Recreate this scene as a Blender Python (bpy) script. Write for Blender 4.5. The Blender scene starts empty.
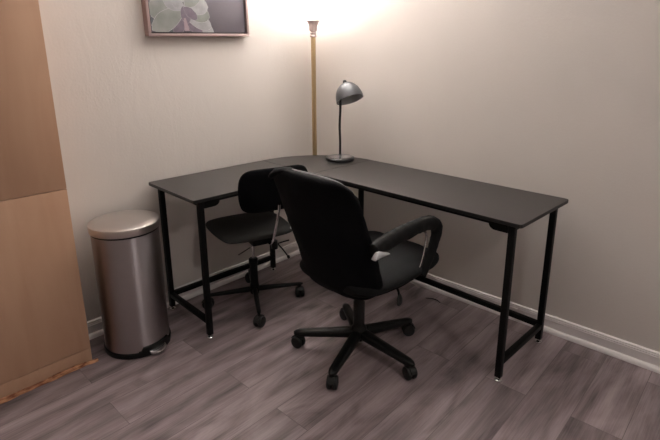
import bpy, bmesh, math, random
from mathutils import Vector, Matrix, noise

random.seed(7)
col = bpy.context.scene.collection
PI = math.pi
R = math.radians

# ------------------------------------------------------------------ materials
def new_mat(name):
    m = bpy.data.materials.new(name); m.use_nodes = True
    nt = m.node_tree; b = nt.nodes['Principled BSDF']
    return m, nt, b

def plain(name, c, rough=.5, metal=0., bump=0., bscale=200., spec=.5, var=0., **kw):
    m, nt, b = new_mat(name)
    b.inputs['Base Color'].default_value = (*c, 1)
    b.inputs['Roughness'].default_value = rough
    b.inputs['Metallic'].default_value = metal
    b.inputs['Specular IOR Level'].default_value = spec
    for k, v in kw.items(): b.inputs[k.replace('_', ' ')].default_value = v
    tc = nt.nodes.new('ShaderNodeTexCoord')
    n = nt.nodes.new('ShaderNodeTexNoise'); n.inputs['Scale'].default_value = bscale; n.inputs['Detail'].default_value = 4
    nt.links.new(tc.outputs['Object'], n.inputs['Vector'])
    if bump:
        bp = nt.nodes.new('ShaderNodeBump'); bp.inputs['Strength'].default_value = bump; bp.inputs['Distance'].default_value = .002
        nt.links.new(n.outputs['Fac'], bp.inputs['Height']); nt.links.new(bp.outputs['Normal'], b.inputs['Normal'])
    if var:
        mx = nt.nodes.new('ShaderNodeMixRGB'); mx.blend_type = 'MULTIPLY'; mx.inputs['Fac'].default_value = var
        mx.inputs['Color1'].default_value = (*c, 1)
        nt.links.new(n.outputs['Fac'], mx.inputs['Color2']); nt.links.new(mx.outputs['Color'], b.inputs['Base Color'])
    return m

def floor_mat():
    m, nt, b = new_mat('grey_wood_planks'); L = nt.links.new; N = nt.nodes.new
    tc = N('ShaderNodeTexCoord')
    mp = N('ShaderNodeMapping'); mp.inputs['Location'].default_value = (.13, .74, 0)
    L(tc.outputs['Object'], mp.inputs['Vector'])
    br = N('ShaderNodeTexBrick'); br.offset = .37; br.squash = 1
    for k, v in (('Scale', 1), ('Brick Width', 1.21), ('Row Height', .18), ('Mortar Size', .0012), ('Mortar Smooth', .3), ('Bias', 0)):
        br.inputs[k].default_value = v
    br.inputs['Color1'].default_value = (0, 0, 0, 1); br.inputs['Color2'].default_value = (1, 1, 1, 1); br.inputs['Mortar'].default_value = (.5, .5, .5, 1)
    L(mp.outputs[0], br.inputs['Vector'])
    # grain coordinate, shifted per plank
    sc = N('ShaderNodeVectorMath'); sc.operation = 'MULTIPLY'; sc.inputs[1].default_value = (1.35, 4.0, 1)
    L(mp.outputs[0], sc.inputs[0])
    off = N('ShaderNodeVectorMath'); off.operation = 'MULTIPLY'; off.inputs[1].default_value = (37, 19, 11)
    L(br.outputs['Color'], off.inputs[0])
    ad = N('ShaderNodeVectorMath'); ad.operation = 'ADD'; L(sc.outputs[0], ad.inputs[0]); L(off.outputs[0], ad.inputs[1])
    n1 = N('ShaderNodeTexNoise'); n1.inputs['Scale'].default_value = 1.15; n1.inputs['Detail'].default_value = 6; n1.inputs['Roughness'].default_value = .52; n1.inputs['Distortion'].default_value = 2.2
    L(ad.outputs[0], n1.inputs['Vector'])
    sc2 = N('ShaderNodeVectorMath'); sc2.operation = 'MULTIPLY'; sc2.inputs[1].default_value = (.8, 8, 1); L(ad.outputs[0], sc2.inputs[0])
    n2 = N('ShaderNodeTexNoise'); n2.inputs['Scale'].default_value = 5.5; n2.inputs['Detail'].default_value = 5; n2.inputs['Distortion'].default_value = .4
    L(sc2.outputs[0], n2.inputs['Vector'])
    # cathedral rings
    wv = N('ShaderNodeTexWave'); wv.wave_type = 'RINGS'; wv.inputs['Scale'].default_value = .9; wv.inputs['Distortion'].default_value = 7
    wv.inputs['Detail'].default_value = 3; wv.inputs['Detail Scale'].default_value = 1.2
    L(ad.outputs[0], wv.inputs['Vector'])
    mix = N('ShaderNodeMixRGB'); mix.inputs['Fac'].default_value = .30; L(n1.outputs['Fac'], mix.inputs['Color1']); L(n2.outputs['Fac'], mix.inputs['Color2'])
    mix2 = N('ShaderNodeMixRGB'); mix2.inputs['Fac'].default_value = .10; L(mix.outputs[0], mix2.inputs['Color1']); L(wv.outputs['Fac'], mix2.inputs['Color2'])
    ramp = N('ShaderNodeValToRGB'); e = ramp.color_ramp.elements
    e[0].position = .31; e[0].color = (.086, .067, .070, 1); e[1].position = .68; e[1].color = (.37, .300, .310, 1)
    x = ramp.color_ramp.elements.new(.465); x.color = (.218, .171, .177, 1)
    L(mix2.outputs[0], ramp.inputs['Fac'])
    # per plank tint
    pr = N('ShaderNodeMapRange'); pr.inputs['To Min'].default_value = .84; pr.inputs['To Max'].default_value = 1.20
    L(br.outputs['Color'], pr.inputs['Value'])
    tint = N('ShaderNodeVectorMath'); tint.operation = 'SCALE'; L(ramp.outputs[0], tint.inputs[0]); L(pr.outputs[0], tint.inputs['Scale'])
    seam = N('ShaderNodeMixRGB'); seam.inputs['Color2'].default_value = (.03, .022, .021, 1)
    sm = N('ShaderNodeMath'); sm.operation = 'MULTIPLY'; sm.inputs[1].default_value = .55; L(br.outputs['Fac'], sm.inputs[0])
    L(sm.outputs[0], seam.inputs['Fac']); L(tint.outputs[0], seam.inputs['Color1'])
    L(seam.outputs[0], b.inputs['Base Color'])
    b.inputs['Roughness'].default_value = .42; b.inputs['Specular IOR Level'].default_value = .35
    bp = N('ShaderNodeBump'); bp.inputs['Strength'].default_value = .25; bp.inputs['Distance'].default_value = .001
    L(n2.outputs['Fac'], bp.inputs['Height']); L(bp.outputs[0], b.inputs['Normal'])
    return m

def wall_mat(name, c):
    m, nt, b = new_mat(name); L = nt.links.new; N = nt.nodes.new
    tc = N('ShaderNodeTexCoord')
    n1 = N('ShaderNodeTexNoise'); n1.inputs['Scale'].default_value = 1.7; n1.inputs['Detail'].default_value = 3
    L(tc.outputs['Object'], n1.inputs['Vector'])
    mx = N('ShaderNodeMixRGB'); mx.inputs['Color1'].default_value = (*[v * .95 for v in c], 1); mx.inputs['Color2'].default_value = (*[min(1, v * 1.05) for v in c], 1)
    L(n1.outputs['Fac'], mx.inputs['Fac']); L(mx.outputs[0], b.inputs['Base Color'])
    b.inputs['Roughness'].default_value = .62; b.inputs['Specular IOR Level'].default_value = .3
    n2 = N('ShaderNodeTexNoise'); n2.inputs['Scale'].default_value = 90; n2.inputs['Detail'].default_value = 4; L(tc.outputs['Object'], n2.inputs['Vector'])
    # trowel marks: sparse, stretched strokes
    mp = N('ShaderNodeMapping'); mp.inputs['Scale'].default_value = (6, 6, 2.2); L(tc.outputs['Object'], mp.inputs['Vector'])
    n3 = N('ShaderNodeTexNoise'); n3.inputs['Scale'].default_value = 1.6; n3.inputs['Detail'].default_value = 5; n3.inputs['Distortion'].default_value = 1.5; L(mp.outputs[0], n3.inputs['Vector'])
    add = N('ShaderNodeMath'); add.operation = 'MULTIPLY_ADD'; add.inputs[1].default_value = 2.0
    L(n3.outputs['Fac'], add.inputs[0]); L(n2.outputs['Fac'], add.inputs[2])
    bp = N('ShaderNodeBump'); bp.inputs['Strength'].default_value = .35; bp.inputs['Distance'].default_value = .0022
    L(add.outputs[0], bp.inputs['Height']); L(bp.outputs[0], b.inputs['Normal'])
    return m

def birch_mat():
    m, nt, b = new_mat('birch_veneer'); L = nt.links.new; N = nt.nodes.new
    tc = N('ShaderNodeTexCoord'); mp = N('ShaderNodeMapping'); mp.inputs['Scale'].default_value = (7, 7, 1.1); L(tc.outputs['Object'], mp.inputs['Vector'])
    n1 = N('ShaderNodeTexNoise'); n1.inputs['Scale'].default_value = 1.5; n1.inputs['Detail'].default_value = 5; n1.inputs['Distortion'].default_value = .8; L(mp.outputs[0], n1.inputs['Vector'])
    wv = N('ShaderNodeTexWave'); wv.wave_type = 'RINGS'; wv.inputs['Scale'].default_value = .45; wv.inputs['Distortion'].default_value = 5; wv.inputs['Detail'].default_value = 3
    L(mp.outputs[0], wv.inputs['Vector'])
    mx = N('ShaderNodeMixRGB'); mx.inputs['Fac'].default_value = .18; L(n1.outputs['Fac'], mx.inputs['Color1']); L(wv.outputs['Fac'], mx.inputs['Color2'])
    rp = N('ShaderNodeValToRGB'); e = rp.color_ramp.elements
    e[0].position = .25; e[0].color = (.45, .265, .170, 1); e[1].position = .75; e[1].color = (.55, .345, .23, 1)
    L(mx.outputs[0], rp.inputs['Fac']); L(rp.outputs[0], b.inputs['Base Color'])
    b.inputs['Roughness'].default_value = .45
    return m

def chipped_mat():
    m, nt, b = new_mat('chipped_orange_wood'); L = nt.links.new; N = nt.nodes.new
    tc = N('ShaderNodeTexCoord'); mp = N('ShaderNodeMapping'); mp.inputs['Scale'].default_value = (12, 12, 50); L(tc.outputs['Object'], mp.inputs['Vector'])
    n1 = N('ShaderNodeTexNoise'); n1.inputs['Scale'].default_value = 2; n1.inputs['Detail'].default_value = 4; L(mp.outputs[0], n1.inputs['Vector'])
    rp = N('ShaderNodeValToRGB'); e = rp.color_ramp.elements
    e[0].position = .38; e[0].color = (.22, .07, .03, 1); e[1].position = .62; e[1].color = (.60, .30, .16, 1)
    L(n1.outputs['Fac'], rp.inputs['Fac']); L(rp.outputs[0], b.inputs['Base Color']); b.inputs['Roughness'].default_value = .7
    return m

def steel_mat():
    m, nt, b = new_mat('brushed_steel'); L = nt.links.new; N = nt.nodes.new
    tc = N('ShaderNodeTexCoord'); mp = N('ShaderNodeMapping'); mp.inputs['Scale'].default_value = (2, 2, 30); L(tc.outputs['Object'], mp.inputs['Vector'])
    n1 = N('ShaderNodeTexNoise'); n1.inputs['Scale'].default_value = 2; n1.inputs['Detail'].default_value = 3; L(mp.outputs[0], n1.inputs['Vector'])
    mr = N('ShaderNodeMapRange'); mr.inputs['To Min'].default_value = .37; mr.inputs['To Max'].default_value = .40
    L(n1.outputs['Fac'], mr.inputs['Value']); L(mr.outputs[0], b.inputs['Roughness'])
    b.inputs['Base Color'].default_value = (.36, .325, .335, 1); b.inputs['Metallic'].default_value = 1
    b.inputs['Anisotropic'].default_value = .96; b.inputs['Anisotropic Rotation'].default_value = .25
    tg = N('ShaderNodeTangent'); tg.direction_type = 'RADIAL'; tg.axis = 'Z'; L(tg.outputs[0], b.inputs['Tangent'])
    return m

def glass_bowl_mat():
    m, nt, b = new_mat('frosted_white_glass')
    N = nt.nodes.new; L = nt.links.new
    out = nt.nodes['Material Output']
    tr = N('ShaderNodeBsdfTranslucent'); tr.inputs['Color'].default_value = (.72, .71, .70, 1)
    mx = N('ShaderNodeMixShader'); mx.inputs['Fac'].default_value = .6
    b.inputs['Base Color'].default_value = (.9, .88, .85, 1); b.inputs['Roughness'].default_value = .4
    L(b.outputs[0], mx.inputs[1]); L(tr.outputs[0], mx.inputs[2]); L(mx.outputs[0], out.inputs['Surface'])
    return m

M = dict(
    floor=floor_mat(), wall=wall_mat('beige_wall_paint', (.65, .60, .565)), ceiling=plain('white_ceiling_paint', (.78, .76, .73), .8, bump=.2, bscale=60),
    trim=plain('white_trim_paint', (.80, .755, .75), .38, bump=.05, bscale=40),
    birch=birch_mat(), chipped=chipped_mat(), gap=plain('dark_gap', (.02, .015, .012), .8),
    deskblack=plain('dark_laminate', (.021, .018, .0175), .42, bump=.12, bscale=500, spec=.6),
    edge=plain('black_edge_band', (.006, .006, .006), .45),
    blackmetal=plain('black_powder_coat', (.0030, .0030, .0030), .5, bump=.1, bscale=600, spec=.18),
    chrome=plain('chrome', (.8, .8, .8), .14, 1.),
    fabric=plain('black_cover_fabric', (.0014, .0015, .0024), .85, bump=.5, bscale=420, spec=.10, Sheen_Weight=.02),
    armfab=plain('black_arm_cover', (.0042, .0042, .0045), .78, bump=.5, bscale=420, spec=.25),
    seatfab=plain('black_seat_fabric', (.0065, .0065, .007), .85, bump=.5, bscale=500, spec=.2),
    greyfab=plain('charcoal_seat_fabric', (.046, .045, .043), .9, bump=.6, bscale=600, spec=.2),
    plastic=plain('black_plastic', (.0035, .0040, .0040), .36, bump=.05, bscale=300, spec=.28),
    rubber=plain('caster_rubber', (.006, .006, .006), .55),
    silverplastic=plain('pale_grey_plate', (.72, .72, .74), .35, .2),
    steel=steel_mat(), lidsteel=plain('satin_steel_lid', (.60, .56, .54), .30, 1., bump=.03, bscale=80),
    brass=plain('antique_brass', (.62, .47, .28), .36, 1., bump=.05, bscale=60),
    capital=plain('aged_bronze_casting', (.42, .33, .31), .5, .4, bump=.6, bscale=90),
    bowl=glass_bowl_mat(),
    lampgrey=plain('gunmetal_grey_paint', (.085, .087, .093), .36, .35),
    lampblack=plain('lamp_black', (.012, .012, .013), .3),
    rosewood=plain('rose_copper_frame', (.33, .24, .232), .42, .25, bump=.1, bscale=70),
    canvas=plain('plum_grey_canvas', (.105, .090, .110), .8, bump=.3, bscale=900, var=.35),
    petal_a=plain('sage_petal_print', (.31, .318, .30), .8, bscale=14, var=.75),
    petal_b=plain('pale_petal_print', (.42, .42, .43), .8, bscale=16, var=.7),
    petal_c=plain('mauve_petal_print', (.17, .135, .175), .8, bscale=50, var=.6),
    petal_d=plain('slate_petal_print', (.075, .085, .10), .8, bscale=40, var=.6),
    petal_rim=plain('petal_rim_print', (.50, .49, .50), .8, bscale=60, var=.5),
)

# ------------------------------------------------------------------ helpers
def finish(bm, name, mat, parent=None, smooth=35, normals=True):
    if normals: bmesh.ops.recalc_face_normals(bm, faces=bm.faces)
    me = bpy.data.meshes.new(name); bm.to_mesh(me); bm.free()
    for p in me.polygons: p.use_smooth = True
    me.set_sharp_from_angle(angle=R(smooth))
    me.materials.append(mat)
    o = bpy.data.objects.new(name, me); col.objects.link(o)
    if parent: o.parent = parent
    return o

def empty(name, loc, rz, label, cat, group=None):
    o = bpy.data.objects.new(name, None); col.objects.link(o); o.empty_display_size = .1
    o.location = loc; o.rotation_euler = (0, 0, rz); o['label'] = label; o['category'] = cat
    if group: o['group'] = group
    return o

def box(bm, x0, x1, y0, y1, z0, z1, bev=0.):
    r = bmesh.ops.create_cube(bm, size=1)
    vs = r['verts']
    for v in vs:
        v.co = Vector(((x0 + x1) / 2 + v.co.x * (x1 - x0), (y0 + y1) / 2 + v.co.y * (y1 - y0), (z0 + z1) / 2 + v.co.z * (z1 - z0)))
    if bev:
        es = list({e for v in vs for e in v.link_edges})
        bmesh.ops.bevel(bm, geom=es, offset=bev, segments=2, profile=.5, affect='EDGES')

def boxo(name, mat, parent, *a, **k):
    bm = bmesh.new(); box(bm, *a, **k); return finish(bm, name, mat, parent)

def loft(bm, rings, cap=True):
    vr = [[bm.verts.new(p) for p in r] for r in rings]
    n = len(rings[0])
    for a, b in zip(vr[:-1], vr[1:]):
        for i in range(n):
            bm.faces.new((a[i], a[(i + 1) % n], b[(i + 1) % n], b[i]))
    if cap:
        for r in (vr[0], vr[-1]):
            c = bm.verts.new(sum((v.co for v in r), Vector()) / n)
            for i in range(n): bm.faces.new((r[i], r[(i + 1) % n], c))

def catmull(keys, k=5):
    out = []
    n = len(keys)
    for i in range(n - 1):
        p = [keys[max(0, i - 1)], keys[i], keys[i + 1], keys[min(n - 1, i + 2)]]
        for j in range(k):
            t = j / k
            out.append([.5 * ((2 * p[1][d]) + (-p[0][d] + p[2][d]) * t + (2 * p[0][d] - 5 * p[1][d] + 4 * p[2][d] - p[3][d]) * t * t + (-p[0][d] + 3 * p[1][d] - 3 * p[2][d] + p[3][d]) * t ** 3) for d in range(len(p[1]))])
    out.append(list(keys[-1]))
    return out

def tube(bm, path, rad, seg=12, smooth_k=0, flat=1., side=None):
    """tube along a path of points; rad number or list; flat squeezes along side vector"""
    rads = rad if isinstance(rad, (list, tuple)) else [rad] * len(path)
    pts = [list(p) + [r] for p, r in zip(path, rads)]
    if smooth_k: pts = catmull(pts, smooth_k)
    P = [Vector(p[:3]) for p in pts]; rr = [p[3] for p in pts]
    rings = []; up = Vector(side) if side else None
    prev = None
    for i in range(len(P)):
        t = (P[min(i + 1, len(P) - 1)] - P[max(i - 1, 0)]).normalized()
        if up is not None: u = (up - t * up.dot(t)).normalized()
        elif prev is None:
            u = t.orthogonal().normalized()
        else: u = (prev - t * prev.dot(t)).normalized()
        prev = u; w = t.cross(u)
        rings.append([P[i] + (u * math.cos(a) * flat + w * math.sin(a)) * rr[i] for a in [2 * PI * k / seg for k in range(seg)]])
    loft(bm, rings)

def lathe(bm, prof, seg=40, center=(0, 0), cap=True):
    cx, cy = center
    rings = [[Vector((cx + r * math.cos(2 * PI * k / seg), cy + r * math.sin(2 * PI * k / seg), z)) for k in range(seg)] for r, z in prof]
    loft(bm, rings, cap)

def superring(hw, ht, n, cnt, f):
    out = []
    for k in range(cnt):
        a = 2 * PI * k / cnt
        c, s = math.cos(a), math.sin(a)
        out.append(f(hw * math.copysign(abs(c) ** (2 / n), c), ht * math.copysign(abs(s) ** (2 / n), s)))
    return out

def wrinkle(bm, amp, sc, stretch=(1, 1, 1)):
    bm.normal_update()
    for v in bm.verts:
        p = Vector((v.co.x * sc * stretch[0], v.co.y * sc * stretch[1], v.co.z * sc * stretch[2]))
        v.co += v.normal * amp * (noise.noise(p) + .5 * noise.noise(p * 2.3))

def prism(bm, outline, z0, z1, bev=0.):
    vs0 = [bm.verts.new((x, y, z0)) for x, y in outline]; vs1 = [bm.verts.new((x, y, z1)) for x, y in outline]
    n = len(outline)
    top = bm.faces.new(vs1); bot = bm.faces.new(vs0[::-1])
    for i in range(n): bm.faces.new((vs0[i], vs0[(i + 1) % n], vs1[(i + 1) % n], vs1[i]))
    if bev:
        bmesh.ops.bevel(bm, geom=[e for e in top.edges] + [e for e in bot.edges], offset=bev, segments=2, affect='EDGES')

ROOM = Matrix.Translation((-.083, .064, 0)) @ Matrix.Rotation(math.radians(2.86), 4, 'Z')   # room corner; the desk stands slightly askew to the walls
RR = math.radians(2.86)
def in_room(o):
    o.location = ROOM.to_translation(); o.rotation_euler = (0, 0, RR)
def struct(name, bm, mat):
    o = finish(bm, name, mat); in_room(o); o['kind'] = 'structure'; return o

# ------------------------------------------------------------------ setting
RX, RY, RH = -4.3, -4.8, 2.44
bm = bmesh.new(); box(bm, RX, 0, RY, 0, -.08, 0); struct('floor', bm, M['floor'])
bm = bmesh.new(); box(bm, RX - .1, .1, RY - .1, .1, RH, RH + .08); struct('ceiling', bm, M['ceiling'])
bm = bmesh.new(); box(bm, RX, 0, 0, .1, -.08, RH); struct('wall_left', bm, M['wall'])
bm = bmesh.new(); box(bm, 0, .1, RY, .1, -.08, RH); struct('wall_right', bm, M['wall'])
bm = bmesh.new(); box(bm, RX - .1, .1, RY - .1, RY, -.08, RH); struct('wall_front', bm, M['wall'])
bm = bmesh.new(); box(bm, RX - .1, RX, RY, .1, -.08, RH); struct('wall_rear', bm, M['wall'])

# baseboard profile: (distance from wall, height)
prof = [(0, 0), (.030, 0), (.030, .006), (.0285, .013), (.0245, .019), (.019, .0225), (.0135, .024), (.0135, .060), (.0165, .0625), (.0165, .0665),
        (.0130, .068), (.0130, .0705), (.0155, .072), (.0155, .0755), (.0115, .077), (.0115, .079), (.0135, .081), (.0125, .085), (.007, .088), (0, .088)]
def baseboard(name, axis, a, b, sgn=-1):
    bm = bmesh.new()
    def pt(d, z, t): return Vector((t, sgn * d, z)) if axis == 'x' else Vector((sgn * d, t, z))
    r0 = [pt(d, z, a) for d, z in prof]; r1 = [pt(d, z, b) for d, z in prof]
    v0 = [bm.verts.new(p) for p in r0]; v1 = [bm.verts.new(p) for p in r1]
    n = len(prof)
    for i in range(n): bm.faces.new((v0[i], v0[(i + 1) % n], v1[(i + 1) % n], v1[i]))
    bm.faces.new(v0); bm.faces.new(v1)
    o = finish(bm, name, M['trim'], smooth=25); in_room(o); o['kind'] = 'structure'
baseboard('baseboard_left', 'x', RX, 0)
baseboard('baseboard_right', 'y', RY, -.0)

# ------------------------------------------------------------------ birch cabinet
cab = empty('cabinet', ROOM @ Vector((-2.117, -.1125, 0)), RR, 'tall pale birch cabinet with a chipped base, left of the trash can', 'cabinet')
X0, X1 = -.40, .396; YF = -.112
bm = bmesh.new(); box(bm, X0 + .001, X1 - .001, YF + .019, .108, .0, 2.10, .001); finish(bm, 'body', M['birch'], cab)
boxo('plinth', M['birch'], cab, X0, X1, YF + .001, YF + .018, .0, .075, bev=.001)
boxo('door', M['birch'], cab, X0, X1, YF, YF + .018, .0775, .8465, bev=.0012)
boxo('door', M['birch'], cab, X0, X1, YF, YF + .018, .8495, 2.10, bev=.0012)
bm = bmesh.new()
n = 90; rows = []
for i in range(n + 1):
    x = X0 + (X1 + .022 - X0) * i / n
    h = .014 + .012 * abs(noise.noise(Vector((x * 14, 0, 3)))) + .006 * abs(noise.noise(Vector((x * 60, 2, 1))))
    d = .008 + .014 * abs(noise.noise(Vector((x * 11, 5, 0))))
    if i > n - 6: h *= .55
    rows.append([Vector((x, YF - .0015, 0)), Vector((x, YF - d, 0)), Vector((x, YF - d * .95, h * .22)), Vector((x, YF - .0055, h)), Vector((x, YF - .0015, h * 1.02))])
loft(bm, rows)
o = finish(bm, 'base_edge', M['chipped'], cab, smooth=20); o['label'] = 'splintered orange-brown strip along the cabinet foot'

# ------------------------------------------------------------------ picture
pic = empty('framed_picture', ROOM @ Vector((-1.2034, 0, 1.4864)), RR, 'framed flower picture with a rose-brown frame, hanging on the left wall', 'picture')
pic.rotation_euler = (0, R(-1.1), RR)
px0, px1, pz0, pz1 = .018, .643, 0, .44
fr = .0145
bm = bmesh.new()
for a in ((px0, px1, pz0, pz0 + fr), (px0, px1, pz1 - fr, pz1), (px0, px0 + fr, pz0 + fr, pz1 - fr), (px1 - fr, px1, pz0 + fr, pz1 - fr)):
    box(bm, a[0], a[1], -.043, -.001, a[2], a[3], .0008)
finish(bm, 'frame', M['rosewood'], pic)
boxo('backing', M['gap'], pic, px0 + fr, px1 - fr, -.012, -.002, pz0 + fr, pz1 - fr)
cv = boxo('canvas', M['canvas'], pic, px0 + fr + .006, px1 - fr - .006, -.034, -.012, pz0 + fr + .006, pz1 - fr - .006, bev=.001)
def w(u, v):  # crop pixels of the print to the print plane
    u = 130 + u / 5.077; v = v / 5.077
    x = (u - 145.5) * .0062
    return (x, (36.3 - v) * (.00465 + x / .642 * .00088))
petals = [  # base, tip, width(m), material
    ((262, 20), (100, -50), .10, 'petal_a'), ((262, 10), (190, -130), .10, 'petal_a'), ((265, 10), (300, -150), .10, 'petal_b'), ((270, 20), (400, -90), .10, 'petal_a'),
    ((240, 85), (100, 112), .07, 'petal_d'), ((262, 90), (150, 165), .07, 'petal_d'), ((266, 80), (215, 175), .06, 'petal_c'),
    ((262, 60), (95, 40), .105, 'petal_a'), ((266, 48), (112, 152), .092, 'petal_a'), ((266, 48), (175, -40), .085, 'petal_b'),
    ((272, 90), (410, 168), .070, 'petal_b'), ((275, 95), (350, 178), .055, 'petal_c'), ((266, 66), (400, 140), .072, 'petal_b'),
    ((266, 40), (394, 88), .085, 'petal_a'), ((266, 25), (390, 36), .085, 'petal_b'), ((272, 30), (352, -40), .07, 'petal_a'), ((262, 30), (284, 118), .055, 'petal_c'),
    ((266, 34), (330, 98), .045, 'petal_c'), ((264, 30), (215, 0), .05, 'petal_b'),
]
zlo, zhi, xlo, xhi = pz0 + fr + .0065, pz1 - fr - .0065, px0 + fr + .0065, px1 - fr - .0065
def petal(base, tip, wd, mat, k):
    b = Vector(w(*base)); t = Vector(w(*tip)); d = t - b; nrm = Vector((-d.y, d.x)).normalized()
    def outline(s):
        L_, R_ = [], []
        for i in range(15):
            q = i / 14
            r = (q ** .75) * ((1 - q) ** .62) / .43 * wd * .60 * s * (1 + .10 * noise.noise(Vector((q * 4, k, 0))))
            c = b + d * (q * (.5 + .5 * s) + .25 * (1 - s))
            L_.append(c + nrm * r); R_.append(c - nrm * r)
        return [(min(max(p.x, xlo), xhi), min(max(p.y, zlo), zhi)) for p in L_ + R_[::-1][1:-1]]
    for s, mname, dy, nm in ((1., 'petal_rim', 0, 'petal'), (.965, mat, .00025, None)):
        ol = outline(s); bm = bmesh.new()
        y = -.0341 - k * .00006 - dy * .15
        vs = [bm.verts.new((x, y, z)) for x, z in ol]; f = bm.faces.new(vs)
        bmesh.ops.triangulate(bm, faces=[f])
        bmesh.ops.remove_doubles(bm, verts=bm.verts, dist=1e-6)
        if nm: host = finish(bm, 'printed_petal', M[mname], cv)
        else:
            me = bpy.data.meshes.new('t'); bm.to_mesh(me); bm.free()
            host.data.materials.append(M[mname])
            b2 = bmesh.new(); b2.from_mesh(host.data); n0 = len(b2.faces); b2.from_mesh(me); b2.faces.ensure_lookup_table()
            for ff in b2.faces[n0:]: ff.material_index = 1
            b2.to_mesh(host.data); b2.free()
for k, (b_, t_, wd, mt) in enumerate(petals): petal(b_, t_, wd, mt, k)
bm = bmesh.new()
pts = [w(262, 92), w(272, 90), w(287, 156), w(262, 156)]
bm.faces.new([bm.verts.new((x, -.0354, max(z, zlo))) for x, z in pts])
finish(bm, 'printed_stem', plain('pink_stem_print', (.27, .20, .225), .8), cv)

# ------------------------------------------------------------------ trash can
can = empty('trash_can', (-1.565, -.235, 0), 0, 'round brushed steel pedal trash can with a black base, beside the birch cabinet', 'trash can')
bm = bmesh.new(); lathe(bm, [(.146, .028), (.1505, .028), (.1505, .598), (.149, .602), (.144, .603)], 72); finish(bm, 'body', M['steel'], can)
bm = bmesh.new(); lathe(bm, [(.150, .0), (.156, .003), (.1575, .012), (.1565, .024), (.152, .0285), (.149, .0285)], 72); finish(bm, 'base_ring', M['plastic'], can)
bm = bmesh.new(); lathe(bm, [(.1465, .6035), (.1505, .6035), (.1505, .612), (.1465, .612)], 72); finish(bm, 'rim_gasket', M['plastic'], can)
bm = bmesh.new(); lathe(bm, [(.150, .6125), (.1565, .613), (.158, .617), (.158, .642), (.1565, .6465), (.150, .650), (.12, .6555), (.07, .660), (.02, .6615)], 72)
finish(bm, 'lid', M['lidsteel'], can)
ang = R(-78)
pd = Vector((math.cos(ang), math.sin(ang), 0)); sd = Vector((-pd.y, pd.x, 0))
bm = bmesh.new()   # black recessed pedal housing wrapped around the base
rings = []
for i in range(17):
    a = ang + R(-34 + 68 * i / 16)
    e = Vector((math.cos(a), math.sin(a), 0)); hh = .052 if 1 < i < 15 else .034
    rings.append([e * .1505 + Vector((0, 0, .004)), e * .160 + Vector((0, 0, .004)), e * .160 + Vector((0, 0, hh - .003)), e * .157 + Vector((0, 0, hh)), e * .1505 + Vector((0, 0, hh))])
loft(bm, rings); finish(bm, 'pedal_housing', M['plastic'], can)
bm = bmesh.new()
rings = []
for i in range(13):
    q = -1 + 2 * i / 12; yy = .157 + .030 * math.sqrt(max(0, 1 - q * q)) ; c = sd * (q * .044)
    rings.append([pd * .150 + c + Vector((0, 0, .016)), pd * yy + c + Vector((0, 0, .012)), pd * (yy + .002) + c + Vector((0, 0, .017)), pd * yy + c + Vector((0, 0, .023)), pd * .150 + c + Vector((0, 0, .030))])
loft(bm, rings); o = finish(bm, 'pedal', M['chrome'], can); o['label'] = 'shiny foot pedal'

# ------------------------------------------------------------------ desk
g1, g2, LA, LB, DA, DB, H = .023, .108, 1.343, 1.703, .476, .490, .75
TH = .016
desk = empty('corner_desk', (-.35, -.26, 0), 0, 'L-shaped black corner desk with metal legs standing in the room corner', 'desk')
DO = Vector((-.35, -.26, 0))
ix, iy = -g2 - DB, -g1 - DA      # inner corner
def rel(pts): return [(x - DO.x, y - DO.y) for x, y in pts]
def rounded(pts, rad, which):
    out = []
    n = len(pts)
    for i, p in enumerate(pts):
        if i not in which: out.append(p); continue
        P, A, B = Vector(p), Vector(pts[i - 1]), Vector(pts[(i + 1) % n])
        a = P + (A - P).normalized() * rad; b = P + (B - P).normalized() * rad
        for k in range(7):
            t = k / 6; out.append(tuple((1 - t) ** 2 * a + 2 * t * (1 - t) * P + t * t * b))
    return out
def panel(pts):
    bm = bmesh.new(); prism(bm, rel(pts), H - TH, H, .0012)
    o = finish(bm, 'tabletop', M['deskblack'], desk); o.data.materials.append(M['edge'])
    for p in o.data.polygons:
        if abs(p.normal.z) < .5: p.material_index = 1
    return o
panel(rounded([(-LA, -g1), (-LA, iy), (ix - .0008, iy), (ix - .0008, -g1)], .014, (0, 1)))
panel(rounded([(ix, iy - .0008), (ix, -LB), (-g2, -LB), (-g2, iy - .0008)], .014, (1, 2)))
arc = [(ix + .01, -g1)]
rx, ry = (-g2) - (ix + .03), (-g1) - (iy + .015)
for k in range(25):
    a = PI / 2 - PI / 2 * k / 24
    arc.append((ix + .03 + rx * math.cos(a), iy + .015 + ry * math.sin(a)))
panel([(ix, iy)] + [(-g2, iy)] + arc[::-1] + [(ix, -g1)])
T = .0135   # half leg width
def desk_leg(x, y, x2=None, y2=None):
    bm = bmesh.new(); box(bm, x - T - DO.x, x + T - DO.x, y - T - DO.y, y + T - DO.y, .022, H - TH - .0005, .002)
    o = finish(bm, 'leg', M['blackmetal'], desk)
    bm = bmesh.new(); lathe(bm, [(.004, .022), (.005, .013), (.010, .012), (.0155, .008), (.017, .003), (.016, .0), (.0, .0)], 24, (x - DO.x, y - DO.y))
    f = finish(bm, 'foot', M['chrome'], o); f['label'] = 'chrome levelling foot'
xa, yb = -1.291, -g1 - .036
yaf = iy + .036
xb, yB = -g2 - .037, -1.654
xbf = ix + .036
legs = [(xa, yb), (xa, yaf), (xb, yB), (xbf, yB), (-.571, yb), (xb, -.455)]
for l in legs: desk_leg(*l)
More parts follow.
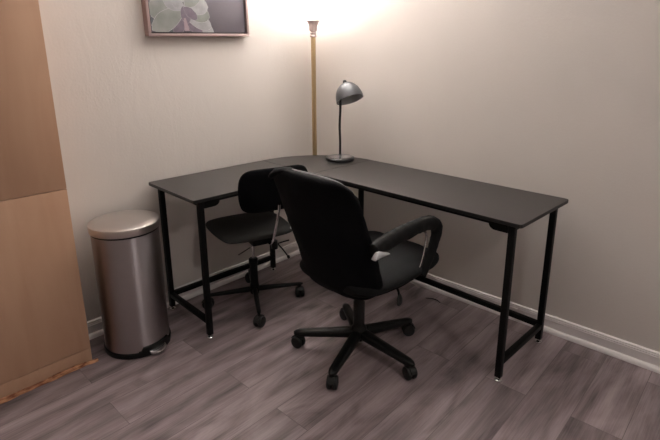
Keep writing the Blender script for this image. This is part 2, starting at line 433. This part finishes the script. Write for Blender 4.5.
def bar(name, a, b, z0, z1, hw=.0125):
    (x0, y0), (x1, y1) = a, b
    bm = bmesh.new()
    if abs(x0 - x1) > abs(y0 - y1): box(bm, min(x0, x1) - DO.x, max(x0, x1) - DO.x, y0 - hw - DO.y, y0 + hw - DO.y, z0, z1, .0015)
    else: box(bm, x0 - hw - DO.x, x0 + hw - DO.x, min(y0, y1) - DO.y, max(y0, y1) - DO.y, z0, z1, .0015)
    return finish(bm, name, M['blackmetal'], desk)
z1 = H - TH - .0005
bar('top_rail', (xa, yaf + T), (xa, yb - T), z1 - .026, z1); bar('bottom_rail', (xa, yaf + T), (xa, yb - T), .082, .108)
bar('top_rail', (xbf + T, yB), (xb - T, yB), z1 - .026, z1); bar('bottom_rail', (xbf + T, yB), (xb - T, yB), .082, .108)
bar('bottom_rail', (xa + T, yb), (-.571 - T, yb), .082, .108); bar('bottom_rail', (xb, yB + T), (xb, -.455 - T), .086, .112)
bar('top_rail', (xa + T, yb), (-.571 - T, yb), z1 - .02, z1); bar('top_rail', (xb, yB + T), (xb, -.455 - T), z1 - .02, z1)
bar('front_rail', (xa + T, yaf - .012), (ix - .02, yaf - .012), z1 - .014, z1); bar('front_rail', (xbf - .012, yB + T), (xbf - .012, iy - .02), z1 - .014, z1)
def gusset(p, d):
    # flat bracket with a rounded end, running from the leg along the front edge
    bm = bmesh.new(); prof2 = [(0, 0), (0, -.040), (.055, -.040)] + [(.055 + .03 * math.sin(a), -.014 - .026 * math.cos(a)) for a in [PI / 2 * k / 6 for k in range(1, 7)]] + [(.085, 0)]
    side = Vector((-d.y, d.x, 0))
    for s in (-.0125, .0125): pass
    va = [bm.verts.new(p + d * u + Vector((0, 0, v)) - side * .013) for u, v in prof2]; vb = [bm.verts.new(p + d * u + Vector((0, 0, v)) + side * .013) for u, v in prof2]
    bm.faces.new(va); bm.faces.new(vb[::-1]); n = len(va)
    for i in range(n): bm.faces.new((va[i], va[(i + 1) % n], vb[(i + 1) % n], vb[i]))
    finish(bm, 'corner_bracket', M['blackmetal'], desk)
gusset(Vector((xa + T, yaf - .002, z1)) - DO, Vector((1, 0, 0)))
gusset(Vector((xbf - .002, yB + T, z1)) - DO, Vector((0, 1, 0)))

# ------------------------------------------------------------------ floor lamp
LP = Vector((-.215, -.095, 0))
fl = empty('floor_lamp', LP, 0, 'tall brass torchiere floor lamp, lit, in the corner behind the desk', 'floor lamp')
bm = bmesh.new(); lathe(bm, [(.085, 0), (.085, .010), (.080, .020), (.06, .03), (.03, .042), (.022, .055), (.015, .075)], 48); finish(bm, 'base', M['brass'], fl)
bm = bmesh.new()
seg = 24; rr = []
for z in (.075, .3, .6, .9, 1.2, 1.5):
    rr.append([Vector(((.0150 - .0022 * (k % 3 == 0)) * math.cos(2 * PI * k / seg), (.0150 - .0022 * (k % 3 == 0)) * math.sin(2 * PI * k / seg), z)) for k in range(seg)])
loft(bm, rr); finish(bm, 'pole', M['brass'], fl, smooth=60)
bm = bmesh.new(); lathe(bm, [(.015, 1.498), (.019, 1.500), (.021, 1.506), (.017, 1.512), (.018, 1.518), (.021, 1.524), (.016, 1.53), (.015, 1.536)], 32); finish(bm, 'collar', M['capital'], fl)
bm = bmesh.new(); rings = []
for z, r, sc in ((1.530, .013, 0), (1.536, .022, .02), (1.545, .024, .04), (1.56, .024, .08), (1.575, .028, .12), (1.588, .034, .16), (1.598, .043, .2), (1.604, .050, .24), (1.602, .046, .24), (1.592, .034, .1), (1.58, .02, 0)):
    rings.append([Vector(((r * (1 + sc * .6 * math.cos(8 * a))) * math.cos(a), (r * (1 + sc * .6 * math.cos(8 * a))) * math.sin(a), z + sc * .02 * math.cos(8 * a))) for a in [2 * PI * k / 64 for k in range(64)]])
loft(bm, rings); finish(bm, 'leaf_cup', M['capital'], fl)
def arcprof(r0, zb, ztop, rr_, n=14):
    return [(r0 + (rr_ - r0) * math.sin(PI / 2 * i / n), zb + (ztop - zb) * (1 - math.cos(PI / 2 * i / n))) for i in range(n + 1)]
outer = arcprof(.018, 1.597, 1.715, .178); inner = [(max(.005, r - .003), z + .004) for r, z in outer][::-1]
bm = bmesh.new(); lathe(bm, [(.0, 1.597)] + outer + inner + [(.0, 1.601)], 64, cap=False); bmesh.ops.remove_doubles(bm, verts=bm.verts, dist=1e-5); finish(bm, 'lamp_shade', M['bowl'], fl)
bulbm, nt, b = new_mat('glowing_bulb'); b.inputs['Emission Color'].default_value = (1, .93, .83, 1); b.inputs['Emission Strength'].default_value = 12
bm = bmesh.new(); lathe(bm, [(.0, 1.60), (.012, 1.602), (.013, 1.625)], 20); finish(bm, 'socket', M['plastic'], fl)
bm = bmesh.new(); bmesh.ops.create_uvsphere(bm, u_segments=24, v_segments=16, radius=.03, matrix=Matrix.Translation((0, 0, 1.640))); finish(bm, 'bulb', bulbm, fl)
def light(name, kind, loc, energy, color, size):
    l = bpy.data.lights.new(name, kind); l.energy = energy; l.color = color
    if kind == 'AREA': l.shape = 'DISK'; l.size = size
    else: l.shadow_soft_size = size
    o = bpy.data.objects.new(name, l); col.objects.link(o); o.location = loc; return o
light('torchiere_light', 'POINT', LP + Vector((0, 0, 1.70)), 268, (1, .985, .97), .028)

# ------------------------------------------------------------------ desk lamp
dl = empty('desk_lamp', (-.247, -.365, H + .0006), 0, 'small black desk lamp with a grey dome shade, on the desk corner', 'desk lamp')
bm = bmesh.new(); lathe(bm, [(.086, 0), (.090, .003), (.091, .017), (.086, .021), (.05, .0235), (.012, .026), (.010, .035)], 48); finish(bm, 'base', M['lampblack'], dl)
bm = bmesh.new(); lathe(bm, [(.074, .0215), (.075, .0235), (.05, .0262), (.02, .028), (.012, .033)], 40); o = finish(bm, 'base_cap', plain('satin_silver', (.42, .42, .44), .25, .9), dl)
bm = bmesh.new(); tube(bm, [(0, 0, .03), (.0005, .0, .12), (-.002, .002, .22), (.001, -.001, .31), (.001, -.001, .36), (.003, -.002, .42), (.022, -.016, .462), (.040, -.030, .47)], .0075, 12, 5); finish(bm, 'gooseneck', M['lampblack'], dl)
# dome shade, its opening turned down and a little to the left of the view
Rv = Vector((.715, -.699, 0)); Fv = Vector((.675, .691, 0)).normalized()
ax = (Vector((0, 0, 1)) - Rv * .32 * -1 * -1 - Fv * .10 * -1).normalized()   # from opening towards crown
ax = (Vector((0, 0, 1)) - Rv * .30 + Fv * .42).normalized()
q = Vector((0, 0, 1)).rotation_difference(ax)
apex = Vector((.010, -.010, .475)); 
def dome(prof, name, mat, parent, seg=48):
    bm = bmesh.new(); lathe(bm, prof, seg, cap=False); bmesh.ops.remove_doubles(bm, verts=bm.verts, dist=1e-5)
    Mx = Matrix.Translation(apex + Rv * .016) @ q.to_matrix().to_4x4()
    bmesh.ops.transform(bm, matrix=Mx, verts=bm.verts); return finish(bm, name, mat, parent)
op = [(.084 * math.sin(PI / 2 * i / 14) ** .92, -.108 * (1 - math.cos(PI / 2 * i / 14)) ) for i in range(15)]
ip = [(max(0, r - .003), z - .003 * (1 - r / .084)) for r, z in op][::-1]
sh = dome([(0, 0)] + op[1:] + [(op[-1][0] - .0015, op[-1][1])] + [(max(0, r - .0012), z - .0012 * (1 - r / .084)) for r, z in op[1:-1]][::-1] + [(0, -.0012)], 'lamp_shade', M['lampgrey'], dl)
lin = dome([(max(0, r - .0016), z - .002 * (1 - r / .084)) for r, z in op[:-1]] + [(op[-1][0] - .0018, op[-1][1] + .002)] + [(max(0, r - .003), z - .003 * (1 - r / .084)) for r, z in op[1:-1]][::-1] + [(0, -.004)], 'shade_lining', plain('pale_lamp_lining', (.42, .42, .43), .4), sh)
lin['label'] = 'paler grey inside of the dome shade'
dome([(0, .018), (.009, .017), (.012, .010), (.012, -.001), (0, -.001)], 'switch_knob', M['lampblack'], dl, 24)
bulboff = plain('unlit_bulb_glass', (.75, .75, .72), .25)
dome([(0, -.015), (.012, -.016), (.012, -.035), (.024, -.055), (.026, -.068), (.02, -.082), (0, -.09)], 'bulb', bulboff, dl, 24)

# ------------------------------------------------------------------ chairs
def caster_bm(x, y, rz, rad=.0305, top=.075):
    bm = bmesh.new(); ca, sa = math.cos(rz), math.sin(rz)
    for s in (-1, 1):
        b2 = [(0, s * .005), (rad * .92, s * .005), (rad, s * .009), (rad, s * .018), (rad * .9, s * .0225), (rad * .5, s * .025), (0, s * .0255)]
        rings = []
        for r, o_ in b2:
            rings.append([Vector((x + (r * math.cos(a)) * ca - o_ * sa, y + (r * math.cos(a)) * sa + o_ * ca, rad + r * math.sin(a))) for a in [2 * PI * k / 24 for k in range(24)]])
        loft(bm, rings, cap=False)
    # hood over the wheels and stem
    rings = []
    for r, wd in ((rad * 1.02, .006), (rad * 1.10, .010)):
        pass
    hood = []
    for k in range(9):
        a = R(15 + 130 * k / 8); rr_ = rad * 1.06
        c = Vector((x + rr_ * math.cos(a) * ca, y + rr_ * math.cos(a) * sa, rad + rr_ * math.sin(a)))
        sv = Vector((-sa, ca, 0)) * .012; nv = Vector((math.cos(a) * ca, math.cos(a) * sa, math.sin(a))) * .004
        hood.append([c - sv - nv, c + sv - nv, c + sv + nv, c - sv + nv])
    loft(bm, hood)
    rr2 = [[Vector((x + r * math.cos(2 * PI * k / 12), y + r * math.sin(2 * PI * k / 12), z)) for k in range(12)] for r, z in ((.009, rad), (.009, top), (.006, top))]
    loft(bm, rr2); bmesh.ops.remove_doubles(bm, verts=bm.verts, dist=1e-6)
    return bm

def star_base(root, rz, angles, length, hubz, tipz, hubr, w0, w1, h0, h1, casters):
    for i, a in enumerate(angles):
        a = a - rz; d = Vector((math.cos(a), math.sin(a), 0)); s = Vector((-d.y, d.x, 0))
        rings = []
        for t, ww, hh in ((0, w0 * .9, h0), (.12, w0, h0), (.5, (w0 + w1) / 2, (h0 + h1) / 2), (.88, w1, h1), (.98, w1 * .95, h1 * .95), (1.04, w1 * .7, h1 * .75), (1.075, w1 * .25, h1 * .5)):
            c = d * (hubr * .5 + (length - hubr * .5) * t) + Vector((0, 0, hubz + (tipz - hubz) * t))
            rings.append([c + s * p + Vector((0, 0, q2)) for p, q2 in superring(ww / 2, hh / 2, 3.2, 16, lambda u, v: (u, v))])
        bm = bmesh.new(); loft(bm, rings); leg = finish(bm, 'leg', M['plastic'], root, smooth=50)
        bm = caster_bm(d.x * length, d.y * length, casters[i] - rz, top=tipz - h1 * .3); finish(bm, 'caster', M['rubber'], leg)

# --- covered office chair in front
RZ1 = R(0)
oc = empty('office_chair', (-.837, -1.072, 0), RZ1, 'large black cloth-covered office chair with armrests and five casters, in front of the desk', 'office chair')
star_base(oc, RZ1, [R(56), R(128), R(200), R(272), R(344)], .298, .105, .078, .03, .052, .042, .046, .033, [R(80), R(100), R(215), R(250), R(320)])
bm = bmesh.new(); lathe(bm, [(.030, .070), (.036, .075), (.040, .10), (.038, .13), (.030, .142), (.0275, .15), (.0275, .27), (.024, .275), (.024, .30), (.020, .305), (.020, .395), (.03, .400)], 32); finish(bm, 'gas_lift', M['plastic'], oc)
boxo('seat_mechanism', M['blackmetal'], oc, -.11, .11, -.07, .07, .385, .415, bev=.006)
# seat cushion
keys = [(-.215, .14, .452, .012), (-.20, .19, .450, .034), (-.15, .235, .449, .046), (-.02, .250, .449, .049), (.12, .252, .455, .046), (.23, .250, .463, .038), (.29, .238, .470, .028), (.325, .205, .475, .017), (.338, .16, .477, .006)]
bm = bmesh.new(); rings = []
for f, hw, zc, ht in catmull(keys, 5):
    rings.append(superring(hw, ht, 3.0, 56, lambda u, v: Vector((f, u, zc + v - .012 * (u / .25) ** 2 * (v < 0) * -1 - (.010 * (abs(u) / .25) ** 3 if v > 0 else 0)))))
loft(bm, rings); wrinkle(bm, .0035, 11); finish(bm, 'seat', M['seatfab'], oc, smooth=180)
# backrest under its cloth cover: (z, half width, forward position, half thickness, wrap)
keys = [(.388, .10, -.150, .008, .02), (.395, .15, -.155, .032, .03), (.415, .195, -.165, .046, .05), (.46, .235, -.183, .052, .085), (.55, .240, -.205, .052, .10), (.65, .250, -.230, .048, .085), (.75, .250, -.252, .045, .06),
        (.83, .247, -.272, .042, .04), (.885, .240, -.287, .038, .028), (.915, .222, -.296, .031, .02), (.930, .19, -.300, .020, .015), (.935, .16, -.302, .008, .01)]
bm = bmesh.new(); rings = []
for z, hw, fc, ht, wr in catmull(keys, 5):
    rings.append(superring(hw, max(ht, .003), 2.6, 72, lambda u, v: Vector((fc + v + wr * (abs(u) / .28) ** 2.0, u, z - .0 * u))))
for r_ in rings:
    for p_ in r_: p_.y += .030 * min(1, max(0, (p_.z - .42) / .25))
loft(bm, rings); wrinkle(bm, .006, 7, (1, 1, .5)); wrinkle(bm, .0022, 26, (1, .6, .7))
back = finish(bm, 'backrest', M['fabric'], oc, smooth=180)
bm = bmesh.new(); tube(bm, [(-.292, .20, .931), (-.288, .12, .936), (-.285, .0, .937), (-.284, -.09, .934), (-.282, -.145, .928), (-.278, -.175, .916), (-.27, -.193, .895)], [.002, .004, .0045, .0045, .004, .0035, .002], 10, 5)  # thin paler grey tube along the top edge of the backrest
o = finish(bm, 'pale_strip', plain('grey_strip', (.16, .16, .165), .6), back, smooth=180); o['label'] = 'paler grey strip along the top of the cover'
# gathered fold of the cover at the far top corner
bm = bmesh.new(); rings = []
for i, (u, h, d) in enumerate(catmull([(.275, .004, .006), (.262, .013, .02), (.23, .018, .030), (.18, .016, .032), (.13, .012, .028), (.09, .006, .018), (.075, .002, .006)], 4)):
    rings.append([Vector((-.289 + d * math.cos(a), u, .928 - .045 * max(0, (u - .15) / .12) ** 1.6 + h * math.sin(a))) for a in [2 * PI * k / 16 for k in range(16)]])
loft(bm, rings); wrinkle(bm, .003, 30); finish(bm, 'cover_fold', M['fabric'], back, smooth=180)
for s in (-1, 1):
    Y = s * -.250   # -y is the near side
    path = [(-.20, Y, .662), (-.16, Y, .668), (-.08, Y, .678), (.02, Y, .683), (.12, Y, .686), (.195, Y, .674), (.236, Y, .640), (.228, Y, .590), (.200, Y, .530), (.168, Y, .475), (.148, Y, .435)]
    rad = [.026, .031, .034, .034, .033, .032, .030, .026, .022, .019, .017]
    bm = bmesh.new(); tube(bm, path, rad, 24, 6, flat=.85, side=(0, 1, 0)); wrinkle(bm, .0035, 34, (1.6, .5, .6)); wrinkle(bm, .0022, 90, (1.6, .3, .5)); arm = finish(bm, 'armrest', M['armfab'], oc, smooth=180)
    bm = bmesh.new(); tube(bm, [(.10, Y * .94, .655), (.165, Y * .93, .640), (.185, Y * .93, .60), (.168, Y * .93, .53), (.145, Y * .93, .475), (.12, Y * .93, .44)], .0045, 10, 5); finish(bm, 'arm_bracket', M['chrome'], arm)
    bm = bmesh.new()
    tri = catmull([(-.220, .634, .003), (-.214, .640, .010), (-.200, .646, .017), (-.180, .645, .014), (-.158, .640, .008), (-.135, .637, .003)], 4)
    loft(bm, [[Vector((x, Y * (1.08 if s > 0 else .88) + .012 * math.cos(a), z + h * math.sin(a))) for a in [2 * PI * k / 12 for k in range(12)]] for x, z, h in tri])
    o = finish(bm, 'arm_end_cap', M['silverplastic'], arm); o['label'] = 'pale grey plate at the rear end of the armrest'
bm = bmesh.new(); tube(bm, [(.05, -.05, .40), (.06, -.12, .392), (.065, -.17, .375), (.05, -.195, .350)], .0055, 10, 4)
rings = [[Vector((.05 + .020 * r * math.cos(a) - (1 - z_) * .012, -.197 + .008 * r * math.sin(a) - .01 * (1 - z_), .312 + .046 * z_)) for a in [2 * PI * k / 14 for k in range(14)]] for z_, r in ((0, .3), (.12, .8), (.4, 1), (.75, .8), (1, .4))]
loft(bm, rings); finish(bm, 'height_lever', M['plastic'], oc)

# --- small task chair pushed under the desk
RZ2 = R(75)
tc_ = empty('task_chair', (-.91, -.325, 0), RZ2, 'small armless black task chair with a low backrest, tucked under the left desk wing', 'office chair')
star_base(tc_, RZ2, [R(-29), R(61), R(151), R(239)], .265, .088, .082, .03, .030, .024, .030, .018, [R(60), R(80), R(130), R(200)])
bm = bmesh.new(); lathe(bm, [(.020, .060), (.026, .064), (.028, .085), (.026, .112), (.024, .12), (.0225, .13), (.0225, .235), (.026, .245), (.026, .275), (.020, .28)], 28); finish(bm, 'column', M['plastic'], tc_)
bm = bmesh.new(); lathe(bm, [(.0105, .28), (.0105, .43)], 20); o = finish(bm, 'gas_lift', M['chrome'], tc_); o['label'] = 'chrome piston'
keys = [(-.198, .13, .010), (-.19, .165, .016), (-.17, .188, .021), (-.11, .202, .024), (0, .212, .025), (.11, .210, .025), (.18, .195, .022), (.215, .165, .016), (.232, .12, .008)]
bm = bmesh.new(); rings = []
for f, hw, ht in catmull(keys, 4):
    rings.append(superring(hw, ht, 2.7, 48, lambda u, v: Vector((f, u + .014, .474 + v - .01 * (f / .2) ** 2 * (f > 0)))))
loft(bm, rings); finish(bm, 'seat', M['greyfab'], tc_, smooth=180)
boxo('seat_mechanism', M['blackmetal'], tc_, -.16, .06, -.055, .055, .412, .449, bev=.008)
# low rounded backrest: rings stacked by height, curved round the sitter
keys = [(.612, .11, -.222, .006), (.618, .145, -.223, .013), (.635, .172, -.225, .019), (.68, .187, -.229, .022), (.74, .190, -.234, .022), (.79, .184, -.238, .021), (.822, .165, -.241, .017), (.836, .135, -.242, .010), (.840, .10, -.243, .004)]
bm = bmesh.new(); rings = []
for z, hw, fc, ht in catmull(keys, 4):
    rings.append(superring(hw, max(ht, .002), 2.6, 48, lambda u, v: Vector((fc - .016 + v + .02 * (u / .19) ** 2, u * 1.02 - .050, z + .013))))
loft(bm, rings); finish(bm, 'backrest', M['fabric'], tc_, smooth=180)
bm = bmesh.new(); tube(bm, [(-.10, -.030, .42), (-.185, -.030, .425), (-.225, -.030, .445), (-.25, -.038, .52), (-.262, -.055, .62), (-.266, -.058, .66)], .0045, 12, 5, flat=1.6, side=(0, 1, 0)); o = finish(bm, 'back_bar', M['chrome'], tc_)
o['label'] = 'slim steel bar carrying the backrest'
bm = bmesh.new(); lathe(bm, [(0, .405), (.016, .405), (.018, .42), (.016, .45), (0, .45)], 16, (-.215, -.045)); finish(bm, 'adjustment_knob', M['plastic'], tc_)
bm = bmesh.new(); tube(bm, [(-.19, -.06, .415), (-.19, -.085, .42), (-.19, -.14, .425)], .004, 8, 3); tube(bm, [(-.19, -.075, .415), (-.20, -.10, .38), (-.215, -.12, .345)], .004, 8, 3)
tube(bm, [(-.215, -.12, .350), (-.219, -.124, .335)], .008, 8); finish(bm, 'tilt_lever', M['plastic'], tc_)
bm = bmesh.new(); tube(bm, [(-.0, .015, .345), (-.03, .06, .343), (-.05, .10, .338)], .003, 8, 3); finish(bm, 'height_lever', M['plastic'], tc_)

# ------------------------------------------------------------------ strip added for the dark floor scratch at the shadow edge
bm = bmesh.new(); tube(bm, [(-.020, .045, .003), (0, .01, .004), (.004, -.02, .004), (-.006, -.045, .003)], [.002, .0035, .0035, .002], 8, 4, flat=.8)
o = finish(bm, 'scratch_mark', M['plastic']); o.location = (-.152, -1.045, 0)
o['label'] = 'tiny dark strip added for a scratch on the floor under the right desk wing'; o['category'] = 'floor mark'

# ------------------------------------------------------------------ ceiling light behind the camera
CL = Vector((-1.45, -3.5, 0))
cl = empty('ceiling_light', CL + Vector((0, 0, RH - .1)), 0, 'round white flush dome light glowing on the ceiling, across from the desk', 'ceiling light')
glow, nt, b = new_mat('lit_diffuser'); b.inputs['Base Color'].default_value = (.9, .88, .84, 1); b.inputs['Emission Color'].default_value = (1, .95, .90, 1); b.inputs['Emission Strength'].default_value = 58
bm = bmesh.new(); lathe(bm, [(0, 0), (.06, .004), (.11, .018), (.14, .045), (.15, .07)], 40); finish(bm, 'diffuser', glow, cl)
bm = bmesh.new(); lathe(bm, [(.152, .068), (.16, .07), (.16, .098), (.0, .099)], 40); finish(bm, 'rim', M['trim'], cl)

# ------------------------------------------------------------------ world, camera
wd = bpy.data.worlds.new('world'); bpy.context.scene.world = wd; wd.use_nodes = True
wd.node_tree.nodes['Background'].inputs['Color'].default_value = (0, 0, 0, 1)
cam = bpy.data.cameras.new('camera'); co = bpy.data.objects.new('camera', cam); col.objects.link(co)
f, C, yaw, pitch, roll, sh_ = 484.528795, Vector((-2.37789182, -2.45686872, 1.40582292)), .797536178, .2613739, -.00469635, -38.064
fw = Vector((math.cos(yaw) * math.cos(pitch), math.sin(yaw) * math.cos(pitch), -math.sin(pitch)))
r = Vector((math.sin(yaw), -math.cos(yaw), 0)); u = r.cross(fw)
r2 = r * math.cos(roll) + u * math.sin(roll); u2 = -r * math.sin(roll) + u * math.cos(roll)
Mx = Matrix((r2, u2, -fw)).transposed().to_4x4(); Mx.translation = C
co.matrix_world = Mx
cam.sensor_fit = 'HORIZONTAL'; cam.sensor_width = 36; cam.lens = f / 660 * 36
cam.shift_y = sh_ / 660
cam.clip_start = .05
sc = bpy.context.scene; sc.camera = co
sc.view_settings.view_transform = 'Standard'; sc.view_settings.look = 'None'; sc.view_settings.gamma = 1; sc.view_settings.exposure = 0
sc.view_settings.use_curve_mapping = False
